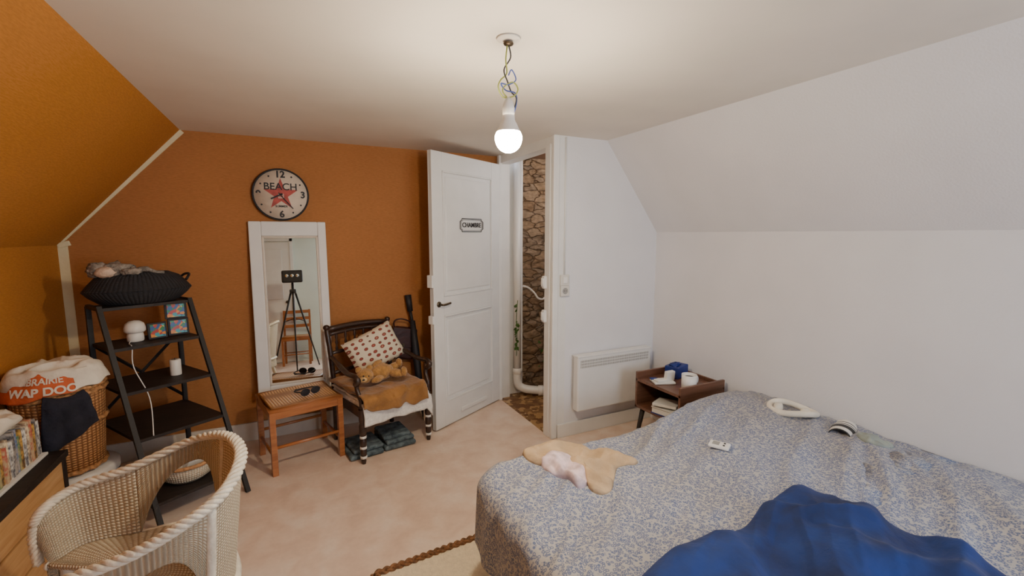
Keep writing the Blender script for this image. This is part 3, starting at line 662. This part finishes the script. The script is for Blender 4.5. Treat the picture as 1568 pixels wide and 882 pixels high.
def drape(x0, x1, y0, y1, zt, drop, amp, sd, hemr=.02, wide=True):
    def f_(u, v):
        L1 = y1 - y0; tot = L1 + drop * (1 - .35 * (1 - u) if not wide else 1); s = v * tot; x = x0 + (x1 - x0) * u
        r = .03
        if s < L1 - r: y = y1 - s; z = zt
        elif s < L1 + r * .57: th = (s - L1 + r) / r; y = y0 + r - r * sin(min(th, pi / 2)); z = zt - r * (1 - cos(min(th, pi / 2)))
        else: y = y0 - .008 * (1 + sin(u * 9 + sd)); z = zt - r - (s - L1 - r * .57)
        hem = sstep(.7, 1, v)
        a_ = max(0, 1 - 3 * abs(nz(x * 6, s * 6, sd)))
        z += amp * a_ + hem * hemr * nz(x * 14, 1, sd)
        if s > L1: y -= amp * .8 * a_
        if x > .215: z -= (x - .215) * 1.5
        return (x + .006 * nz(s * 12, x * 5, sd), y + .004 * nz(x * 12, s * 6, sd), z)
    return f_
surf('fleece_cover', drape(-.25, .265, -.252, .2, .412, .15, .006, 1.), 50, 50, M['fleece'], ac, thick=.010)
surf('throw_cover', drape(-.262, .20, -.285, .21, .434, .105, .022, 4., .03, False), 60, 60, M['brownthrow'], ac, thick=.008)
# cushion
cu = G('patterned_cushion', (.515, 3.33, .625)); cu.rotation_euler = (radians(-22), radians(-20), radians(16))
def pil(sgn):
    def f_(u, v):
        a, b_ = 2 * u - 1, 2 * v - 1; k = ((1 - a ** 4) * (1 - b_ ** 4)) ** .5
        pin = 1 - .10 * (1 - abs(a * b_)) * (abs(a) ** 3 + abs(b_) ** 3) * .5
        return (.195 * a * pin, sgn * .06 * k, .14 * b_ * pin)
    return f_
surf('front', pil(-1), 26, 26, M['pillowpat'], cu); surf('back', pil(1), 26, 26, M['whitecl'], cu)
# teddy bear lying on the seat
td = G('teddy_bear', (.465, 3.08, .475), radians(10))
ell('body', (.05, 0, .045), (.085, .06, .058), M['teddy'], td, fuzz=.15)
ell('head', (-.07, -.03, .045), (.055, .052, .052), M['teddy'], td, fuzz=.12)
ell('muzzle', (-.095, -.072, .035), (.026, .022, .02), M['teddyl'], td, fuzz=.1); ell('nose', (-.10, -.093, .04), (.009, .006, .006), M['ink'], td, sub=2)
for x, z in ((-.095, .06), (-.062, .055)): ell('eye', (x, -.078, z), (.006, .005, .006), M['ink'], td, sub=2)
ell('ear_a', (-.105, -.01, .085), (.022, .014, .022), M['teddy'], td, fuzz=.1); ell('ear_b', (-.035, -.02, .09), (.022, .014, .022), M['teddy'], td, fuzz=.1)
ell('arm_a', (0, -.07, .02), (.055, .024, .024), M['teddy'], td, rot=(0, 0, .5), fuzz=.1); ell('arm_b', (.03, .03, .09), (.05, .024, .026), M['teddy'], td, rot=(0, -.4, .4), fuzz=.1)
ell('leg_a', (.135, -.06, .035), (.06, .03, .03), M['teddy'], td, rot=(0, .1, -.6), fuzz=.1); ell('leg_b', (.145, .03, .05), (.06, .03, .032), M['teddy'], td, rot=(0, -.3, .2), fuzz=.1)
ell('foot_a', (.175, -.09, .045), (.024, .028, .036), M['teddy'], td, fuzz=.1); ell('foot_b', (.19, .03, .075), (.024, .028, .036), M['teddy'], td, fuzz=.1)
# folded blankets under the chair
fb = G('folded_blanket', (.466, 3.07, 0), radians(8))
for i, (x_, z, w_, d_) in enumerate(((-.10, .018, .22, .26), (-.09, .048, .20, .24), (.13, .018, .22, .27), (.13, .048, .20, .25), (.12, .072, .19, .22))):
    box('fold_%d' % i, (x_, .008 * i, z + .002), (w_, d_, .030), M['teal'], fb, rot=(0, 0, .06 * (i % 2)), bev=.013, seg=4)
# umbrella + satchel
um = G('furled_umbrella'); 
tube('canopy', [(.87, 3.37, .03), (.86, 3.40, .25), (.845, 3.45, .55), (.835, 3.49, .78)], [.006, .024, .03, .02], M['ink'], um, 10)
tube('shaft', [(.835, 3.49, .76), (.825, 3.52, .86)], .012, M['ink'], um, 10); tube('grip', [(.826, 3.518, .85), (.815, 3.535, .98)], [.022, .026], M['ink'], um, 12)
rod('tip', (.87, 3.37, .035), (.872, 3.365, 0), .005, M['brass'], um, .003)
sa = G('leather_satchel', (.765, 3.525, .60))
box('bag', (0, -.0, 0), (.19, .06, .26), M['leather'], sa, bev=.025, seg=4, rot=(0, .2, 0)); box('flap', (-.01, -.034, .05), (.17, .012, .15), M['leather'], sa, bev=.005, rot=(0, .2, 0))
tube('strap', [(-.06, 0, .11), (-.07, -.02, .18), (-.02, -.03, .2), (.05, -.02, .17), (.07, 0, .11)], .006, M['leather'], sa, sm=6); box('buckle', (-.01, -.042, -.01), (.02, .004, .03), M['brass'], sa)

# ------------------------------------------------------------------ black ladder shelf
wv = Vector((cos(radians(31)), sin(radians(31)), 0)); nv_ = Vector((wv.y, -wv.x, 0))
sc = Vector((-.73, 3.105, 0)); SHh = 1.07; lean = .47; hw_ = .205
sh = G('ladder_shelf', (0, 0, 0))
def SP(a, b_, z): return sc + wv * a + nv_ * b_ + Vector((0, 0, z))
bk = -.17
for s_ in (-1, 1):
    bar('front_leg_%d' % s_, SP(s_ * hw_, 0, SHh + .01), SP(s_ * hw_ + .03, lean, 0), .022, .022, M['black'], sh, side=wv)
    bar('back_leg_%d' % s_, SP(s_ * hw_, bk, SHh), SP(s_ * hw_, bk, 0), .022, .022, M['black'], sh, side=wv)
    bar('top_rail_%d' % s_, SP(s_ * hw_, bk, SHh), SP(s_ * hw_, 0, SHh), .02, .02, M['black'], sh, side=wv)
    bar('foot_rail_%d' % s_, SP(s_ * hw_, bk, .12), SP(s_ * hw_ + .02, lean - .05, .12), .016, .016, M['black'], sh, side=wv)
bar('brace_a', SP(-hw_, bk, .86), SP(hw_, bk, .45), .014, .01, M['black'], sh); bar('brace_b', SP(hw_, bk, .86), SP(-hw_, bk, .45), .014, .01, M['black'], sh)
for i, z in enumerate((1.065, .86, .645, .42, .12)):
    y1 = (1 - z / SHh) * lean; y1 = max(y1, 0); o_ = (1 - z / SHh) * .03
    vsb = [SP(-hw_, bk, 0), SP(hw_, bk, 0), SP(hw_ + o_, y1 + .01, 0), SP(-hw_ + o_, y1 + .01, 0)]
    vv = [v + Vector((0, 0, z - .009)) for v in vsb] + [v + Vector((0, 0, z + .007)) for v in vsb]
    obj('shelf_%d' % i, vv, [(3, 2, 1, 0), (4, 5, 6, 7), (0, 1, 5, 4), (1, 2, 6, 5), (2, 3, 7, 6), (3, 0, 4, 7)], M['blackwood'], sh)
def on(a, b_, z): return tuple(SP(a, b_, z + .0085))
g = G('black_straw_basket', on(-.0, -.08, 1.065), radians(25))
lathe('bowl', [(0, 0), (.15, 0), (.18, .008), (.225, .045), (.25, .075), (.245, .085), (.225, .07), (.16, .02), (0, .012)], M['blackstraw'], g, 48, sx=.98, sy=.55, uvm=(1.5, .6))
lathe('crown', [(.248, .078), (.225, .11), (.19, .15), (.14, .172), (0, .18)], M['blackstraw'], g, 48, sx=.98, sy=.6, uvm=(1.5, .35))
tube('grip_cord', [(.20, -.08, .12), (.225, -.05, .15), (.22, .02, .145), (.20, .05, .12)], .007, M['blackstraw'], g, sm=5)
g = G('plush_toy', tuple(SP(-.10, -.07, 1.235)))
ell('body', (0, 0, .03), (.075, .06, .04), M['greyplush'], g, fuzz=.6); ell('head', (-.07, -.02, .035), (.045, .04, .04), M['greyplush'], g, fuzz=.5)
ell('face', (-.03, -.05, .02), (.045, .03, .030), M['beige'], g, fuzz=.2); ell('paw', (.07, -.03, .02), (.05, .03, .02), M['greyplush'], g, fuzz=.6)
tube('tail', [(.08, 0, .02), (.13, 0, .03), (.17, .02, .01), (.2, .04, 0.005)], [.015] * 8 + [.010] * 20, M['greyplush'], g, sm=6)
g = G('mushroom_lamp', on(-.055, -.03, .86))
lathe('base', [(0, 0), (.034, 0), (.038, .006), (.038, .03), (.034, .05), (.03, .052)], M['candle'], g)
lathe('cap', [(.0, .052), (.04, .05), (.048, .058), (.048, .075), (.042, .098), (.025, .112), (0, .117)], M['candle'], g)
g = G('picture_frames', on(.10, -.02, .86), radians(25))
def frame(nm, c, s_, rot):
    e = box(nm, c, (s_[0], .014, s_[1]), M['ink'], g, rot, .002); q = box(nm + '_picture', (0, -.008, 0), (s_[0] * .78, .004, s_[1] * .78), M['pic'], e, bev=0)
frame('frame_a', (-.06, -.02, .046), (.09, .09), (-.12, 0, .1)); frame('frame_b', (.045, .0, .05), (.10, .095), (-.1, 0, -.1)); frame('frame_c', (.04, .006, .145), (.105, .095), (-.1, 0, -.2))
g = G('pillar_candle', on(.09, .05, .645)); lathe('wax', [(0, 0), (.026, 0), (.027, .004), (.027, .085), (.024, .09), (0, .086)], M['candle'], g); rod('wick', (0, 0, .085), (0, 0, .1), .0015, M['ink'], g)
g = G('lamp_cable'); tube('wire', [tuple(SP(-.06, -.05, .88)), tuple(SP(-.1, .02, .87)), tuple(SP(-.11, .09, .86)), tuple(SP(-.12, .12, .76)), tuple(SP(-.09, .2, .6)), tuple(SP(-.12, .30, .43))], .0025, M['plastic'], g, sm=6)
g = G('shallow_basket', on(.03, .26, .12), .4)
lathe('body', [(0, 0), (.085, 0), (.11, .02), (.135, .10), (.13, .10), (.1, .025), (0, .012)], M['wicker_w'], g, uvm=(.8, .4)); tube('rim', [(.134 * cos(a), .134 * sin(a), .1) for a in [i * pi / 12 for i in range(24)]], .01, M['wickerrim'], g, closed=True)
box('contents_a', (.02, 0, .07), (.1, .07, .06), M['paper'], g, rot=(.2, .3, .4)); ell('contents_b', (-.04, .02, .08), (.05, .05, .03), M['whitecl'], g, fuzz=.5)

# ------------------------------------------------------------------ left clutter
LX, LY = -1.045, 2.86
g = G('storage_drum', (LX + .01, LY + .03, 0))
lathe('body', [(0, 0), (.17, 0), (.175, .01), (.175, .28), (.17, .285)], M['ink'], g, 48); lathe('lid', [(.177, .255), (.18, .26), (.18, .29), (.17, .3), (0, .302)], M['plastic'], g, 48)
g = G('wicker_laundry_basket', (LX, LY, .303))
lathe('body', [(0, .004), (.13, .004), (.145, .01), (.150, .1), (.157, .2), (.165, .31), (.172, .42), (.166, .42), (.15, .2), (.13, .02), (0, .015)], M['wicker_b'], g, 60, uvm=(1.0, 1.0))
for z, r_ in ((.425, .171), (.40, .173), (.25, .164), (.02, .147)): tube('band_%d' % int(z * 100), [(r_ * cos(a), r_ * sin(a), z + .004 * sin(a * 15)) for a in [i * pi / 30 for i in range(60)]], .010, M['wickerrim'], g, closed=True)
tb = G('tote_bag')
def tbz(x, y): return .752
cloth('canvas', [(-1.20, 2.76), (-1.13, 2.70), (-1.02, 2.69), (-.93, 2.73), (-.87, 2.84), (-.90, 2.96), (-1.0, 3.03), (-1.12, 3.02), (-1.20, 2.93)], tbz, .060, .035, 7, M['whitecl'], tb, 1., rings=34, lin=6, soft=True)
def tw(a, z):   # front face of the bag hanging over the basket rim
    k = (z - .70) / .135
    r_ = .192 - .050 * max(0, k) ** 2.2 + .006 * nz(a * 4, z * 9, 3)
    return Vector((LX + r_ * cos(a), LY + r_ * sin(a), z))
def panelf(a0, a1, z1, dz0, dz1):
    def f_(u, v):
        a = radians(a0 + (a1 - a0) * u); lo = .70 + dz0 + (dz1 - dz0) * u + .006 * sin(u * 11)
        return tuple(tw(a, z1 + (lo - z1) * v))
    return f_
surf('printed_panel', panelf(-150, -52, .825, -.01, .035), 50, 16, M['orangecl'], tb, thick=.006)
surf('canvas_side', panelf(-52, 15, .825, .035, .05), 40, 16, M['whitecl'], tb, thick=.006)
def cylwarp(ac0, zc):
    def f_(c):
        P = tw(radians(ac0) + c.x / .185, zc + c.y); n = Vector((P.x - LX, P.y - LY, 0)).normalized(); return P + n * (.006 + c.z)
    return f_
text('print_line_a', 'LIBRAIRIE', .038, M['whitecl'], tb, (0, 0, 0), (0, 0, 0), .001, off=.02, warp=cylwarp(-88, .795))
text('print_line_b', 'WAP DOO', .048, M['whitecl'], tb, (0, 0, 0), (0, 0, 0), .001, off=.03, warp=cylwarp(-86, .750))
def navyf(u, v):
    a = radians(-86 + 42 * u + 14 * v * (u - .3)); r_ = .206 + .010 * nz(u * 5, v * 3, 2) + .016 * sin(u * 14) * v * .4
    z = .728 - v * (.28 - .12 * u) + .02 * sin(pi * u) * (v - 1)
    if v < .12: r_ -= (.12 - v) * .15
    return (LX + r_ * cos(a), LY + r_ * sin(a), z)
g = G('navy_trousers'); surf('fabric', navyf, 30, 30, M['navy'], g, thick=.012)
ch = G('pine_chest', (0, 0, 0))
b2('lid', (-1.212, 1.85, .455), (-.955, 2.64, .485), M['blackwood'], ch); b2('carcass', (-1.205, 1.87, 0.0), (-.985, 2.62, .455), M['pine'], ch, 0)
for i in range(3): b2('plank_%d' % i, (-.985, 1.87, .02 + i * .145), (-.968, 2.62, .155 + i * .145), M['pine'], ch, .004)
b2('corner_post', (-.99, 2.60, 0), (-.962, 2.63, .455), M['blackwood'], ch)
mg = G('magazine_box', (-1.10, 2.42, .486))
b2('tray', (-.10, -.21, 0), (.09, .19, .012), M['paper'], mg)
rr_ = random.Random(3); y = -.2
while y < .17:
    w_ = .012 + .014 * rr_.random(); h_ = .14 + .04 * rr_.random(); b2('magazine', (-.09, y, .012), (.07 + .01 * rr_.random(), y + w_, .012 + h_), rr_.choice(MAGS), mg, .001); y += w_ + .001
g = G('folded_scarf'); cloth('scarf', [(-1.2, 2.24), (-1.10, 2.22), (-1.04, 2.28), (-1.04, 2.42), (-1.05, 2.54), (-1.12, 2.58), (-1.2, 2.55)], lambda x, y: .682, .02, .035, 8, M['whitecl'], g, 6., rings=20)

# ------------------------------------------------------------------ white wicker armchair
wc = G('wicker_armchair')
rim = [(-.78, 1.87, .40), (-.785, 1.875, .50), (-.765, 1.885, .565), (-.70, 1.955, .595), (-.544, 1.945, .635), (-.355, 1.93, .705), (-.230, 1.76, .765), (-.168, 1.54, .785), (-.195, 1.39, .755), (-.28, 1.335, .715), (-.396, 1.335, .665), (-.559, 1.36, .62), (-.69, 1.36, .585), (-.74, 1.37, .51), (-.75, 1.38, .40)]
rp = catmull(rim, 20)
for q in range(4):
    pts = []
    for i, P in enumerate(rp):
        Tn = (rp[min(i + 1, len(rp) - 1)] - rp[max(i - 1, 0)]).normalized(); a_ = Tn.cross(Vector((0, 0, 1)))
        a_ = a_.normalized() if a_.length > .2 else Vector((0, 1, 0)); c_ = Tn.cross(a_); ph = i * .55 + q * 2 * pi / 4
        pts.append(P + a_ * .012 * cos(ph) + c_ * .008 * sin(ph))
    tube('rim_braid_%d' % q, pts, .0070, M['whitecane'], wc, 8)
def ring(t):
    f_ = t * (len(rp) - 1); i = int(min(f_, len(rp) - 2)); return rp[i].lerp(rp[i + 1], f_ - i)
cc = Vector((-.47, 1.64, 0)); seatz = .40
def band(t0, t1, depth):
    def f_(u, v):
        P = ring(t0 + (t1 - t0) * u); dpt = depth(u); z = P.z - dpt * v
        k = (P.z - z) / max(.05, P.z - seatz); q = P.lerp(Vector((cc.x + (P.x - cc.x) * .86, cc.y + (P.y - cc.y) * .86, 0)), min(1, k))
        return (q.x, q.y, z)
    return f_
def arch(u, lo, hi):  # smooth arch profile for the openings under the arms
    return lo + (hi - lo) * abs(2 * u - 1) ** 3
surf('arm_band_far', band(.29, .42, lambda u: arch(u, .075, ring(.29 + .13 * u).z - seatz)), 60, 16, M['wicker_w'], wc, thick=.008, uvm=(.35, .25))
surf('arm_band_near', band(.60, .80, lambda u: arch(u, .075, ring(.60 + .2 * u).z - seatz)), 60, 16, M['wicker_w'], wc, thick=.008, uvm=(.35, .25))
surf('far_arm_panel', band(.07, .29, lambda u: ring(.07 + .22 * u).z - seatz), 40, 16, M['wicker_w'], wc, thick=.008, uvm=(.45, .22))
surf('near_arm_panel', band(.80, .93, lambda u: ring(.80 + .13 * u).z - seatz), 30, 16, M['wicker_w'], wc, thick=.008, uvm=(.3, .22))
surf('backrest', band(.42, .60, lambda u: ring(.42 + .18 * u).z - seatz), 50, 24, M['wicker_w'], wc, thick=.008, uvm=(.45, .38))
def seatf(u, v):
    P = ring(.02 + .96 * u); e = cc + (Vector((P.x, P.y, 0)) - cc) * .88 * v
    return (e.x, e.y, seatz + .02 * (1 - v * v))
surf('seat', seatf, 90, 12, M['wicker_w'], wc, thick=.02, uvm=(1.2, .3))
srim = [seatf(i / 90, 1) for i in range(91)]
tube('seat_rim', srim, .014, M['whitecane'], wc, 8)
surf('seat_apron', lambda u, v: (lambda p: (p[0], p[1], seatz - .09 * v))(seatf(u, 1)), 90, 6, M['wicker_w'], wc, thick=.01, uvm=(1.8, .09))
for n_, t in (('far', .42), ('near', .60), ('near_mid', .80)):
    P = ring(t); tube('post_' + n_, [tuple(P), (cc.x + (P.x - cc.x) * .92, cc.y + (P.y - cc.y) * .92, .5), (cc.x + (P.x - cc.x) * .88, cc.y + (P.y - cc.y) * .88, seatz)], .012, M['whitecane'], wc, 8, sm=4)
for n_, P, Q in (('leg_fl', (-.70, 1.84), (-.75, 1.89)), ('leg_fr', (-.68, 1.42), (-.73, 1.37)), ('leg_br', (-.27, 1.43), (-.17, 1.38)), ('leg_bl', (-.30, 1.83), (-.22, 1.90))):
    tube(n_, [(P[0], P[1], .41), ((P[0] + Q[0]) / 2, (P[1] + Q[1]) / 2, .2), (Q[0], Q[1], 0)], [.017, .016, .015], M['whitecane'], wc, 10)
tube('stretcher_a', [(-.71, 1.86, .2), (-.25, 1.86, .2)], .01, M['whitecane'], wc); tube('stretcher_b', [(-.71, 1.4, .2), (-.22, 1.4, .2)], .01, M['whitecane'], wc); tube('stretcher_c', [(-.24, 1.86, .2), (-.22, 1.4, .2)], .01, M['whitecane'], wc)

# ------------------------------------------------------------------ survey tripod seen in the mirror
tp = G('camera_tripod', (0.0, -.36, 0))
for i in range(3):
    a = radians(90 + 120 * i); rod('leg_%d' % i, (.03 * cos(a), .03 * sin(a), 1.15), (.36 * cos(a), .36 * sin(a), 0), .014, M['black'], tp, .009)
    rod('brace_%d' % i, (0, 0, .75), (.16 * cos(a), .16 * sin(a), .70), .006, M['black'], tp)
rod('column', (0, 0, .7), (0, 0, 1.28), .015, M['black'], tp); box('hub', (0, 0, 1.15), (.09, .09, .06), M['black'], tp, bev=.015)
box('head', (0, 0, 1.37), (.28, .11, .18), M['black'], tp, bev=.02, seg=3)
for x in (-.07, 0, .07): lathe('lens', [(.0, .012), (.02, .012), (.025, 0), (.025, -.01)], M['mirror'], tp, c=(x, .056, 1.38), rot=(-pi / 2, 0, 0))

# ------------------------------------------------------------------ light
wd = bpy.data.worlds.new('World'); bpy.context.scene.world = wd; wd.use_nodes = True
bg = wd.node_tree.nodes['Background']; bg.inputs[0].default_value = (.77, .86, 1, 1); bg.inputs[1].default_value = 14
l = bpy.data.lights.new('window_portal', 'AREA'); l.shape = 'RECTANGLE'; l.size = wx1 - wx0; l.size_y = wz1 - wz0; l.cycles.is_portal = True
o = bpy.data.objects.new('window_portal', l); o.location = ((wx0 + wx1) / 2, YB - .11, (wz0 + wz1) / 2); o.rotation_euler = (pi / 2, 0, 0); COL.objects.link(o)
l = bpy.data.lights.new('landing_fill', 'POINT'); l.energy = 8; l.color = (1, .84, .64); l.shadow_soft_size = .06  # added ambient fill to brighten the landing, no lamp fitting stands here
o = bpy.data.objects.new('landing_fill', l); o.location = (2.3, 3.1, 1.95); COL.objects.link(o)

# ------------------------------------------------------------------ camera
p, a = radians(6.7), radians(26.1)
cam = bpy.data.cameras.new('camera'); cam.sensor_width = 36; cam.lens = 36 * 690 / 1568; cam.clip_start = .02
o = bpy.data.objects.new('camera', cam); o.location = (0, 0, 1.45); o.rotation_euler = (pi / 2 - p, 0, -a); COL.objects.link(o)
bpy.context.scene.camera = o
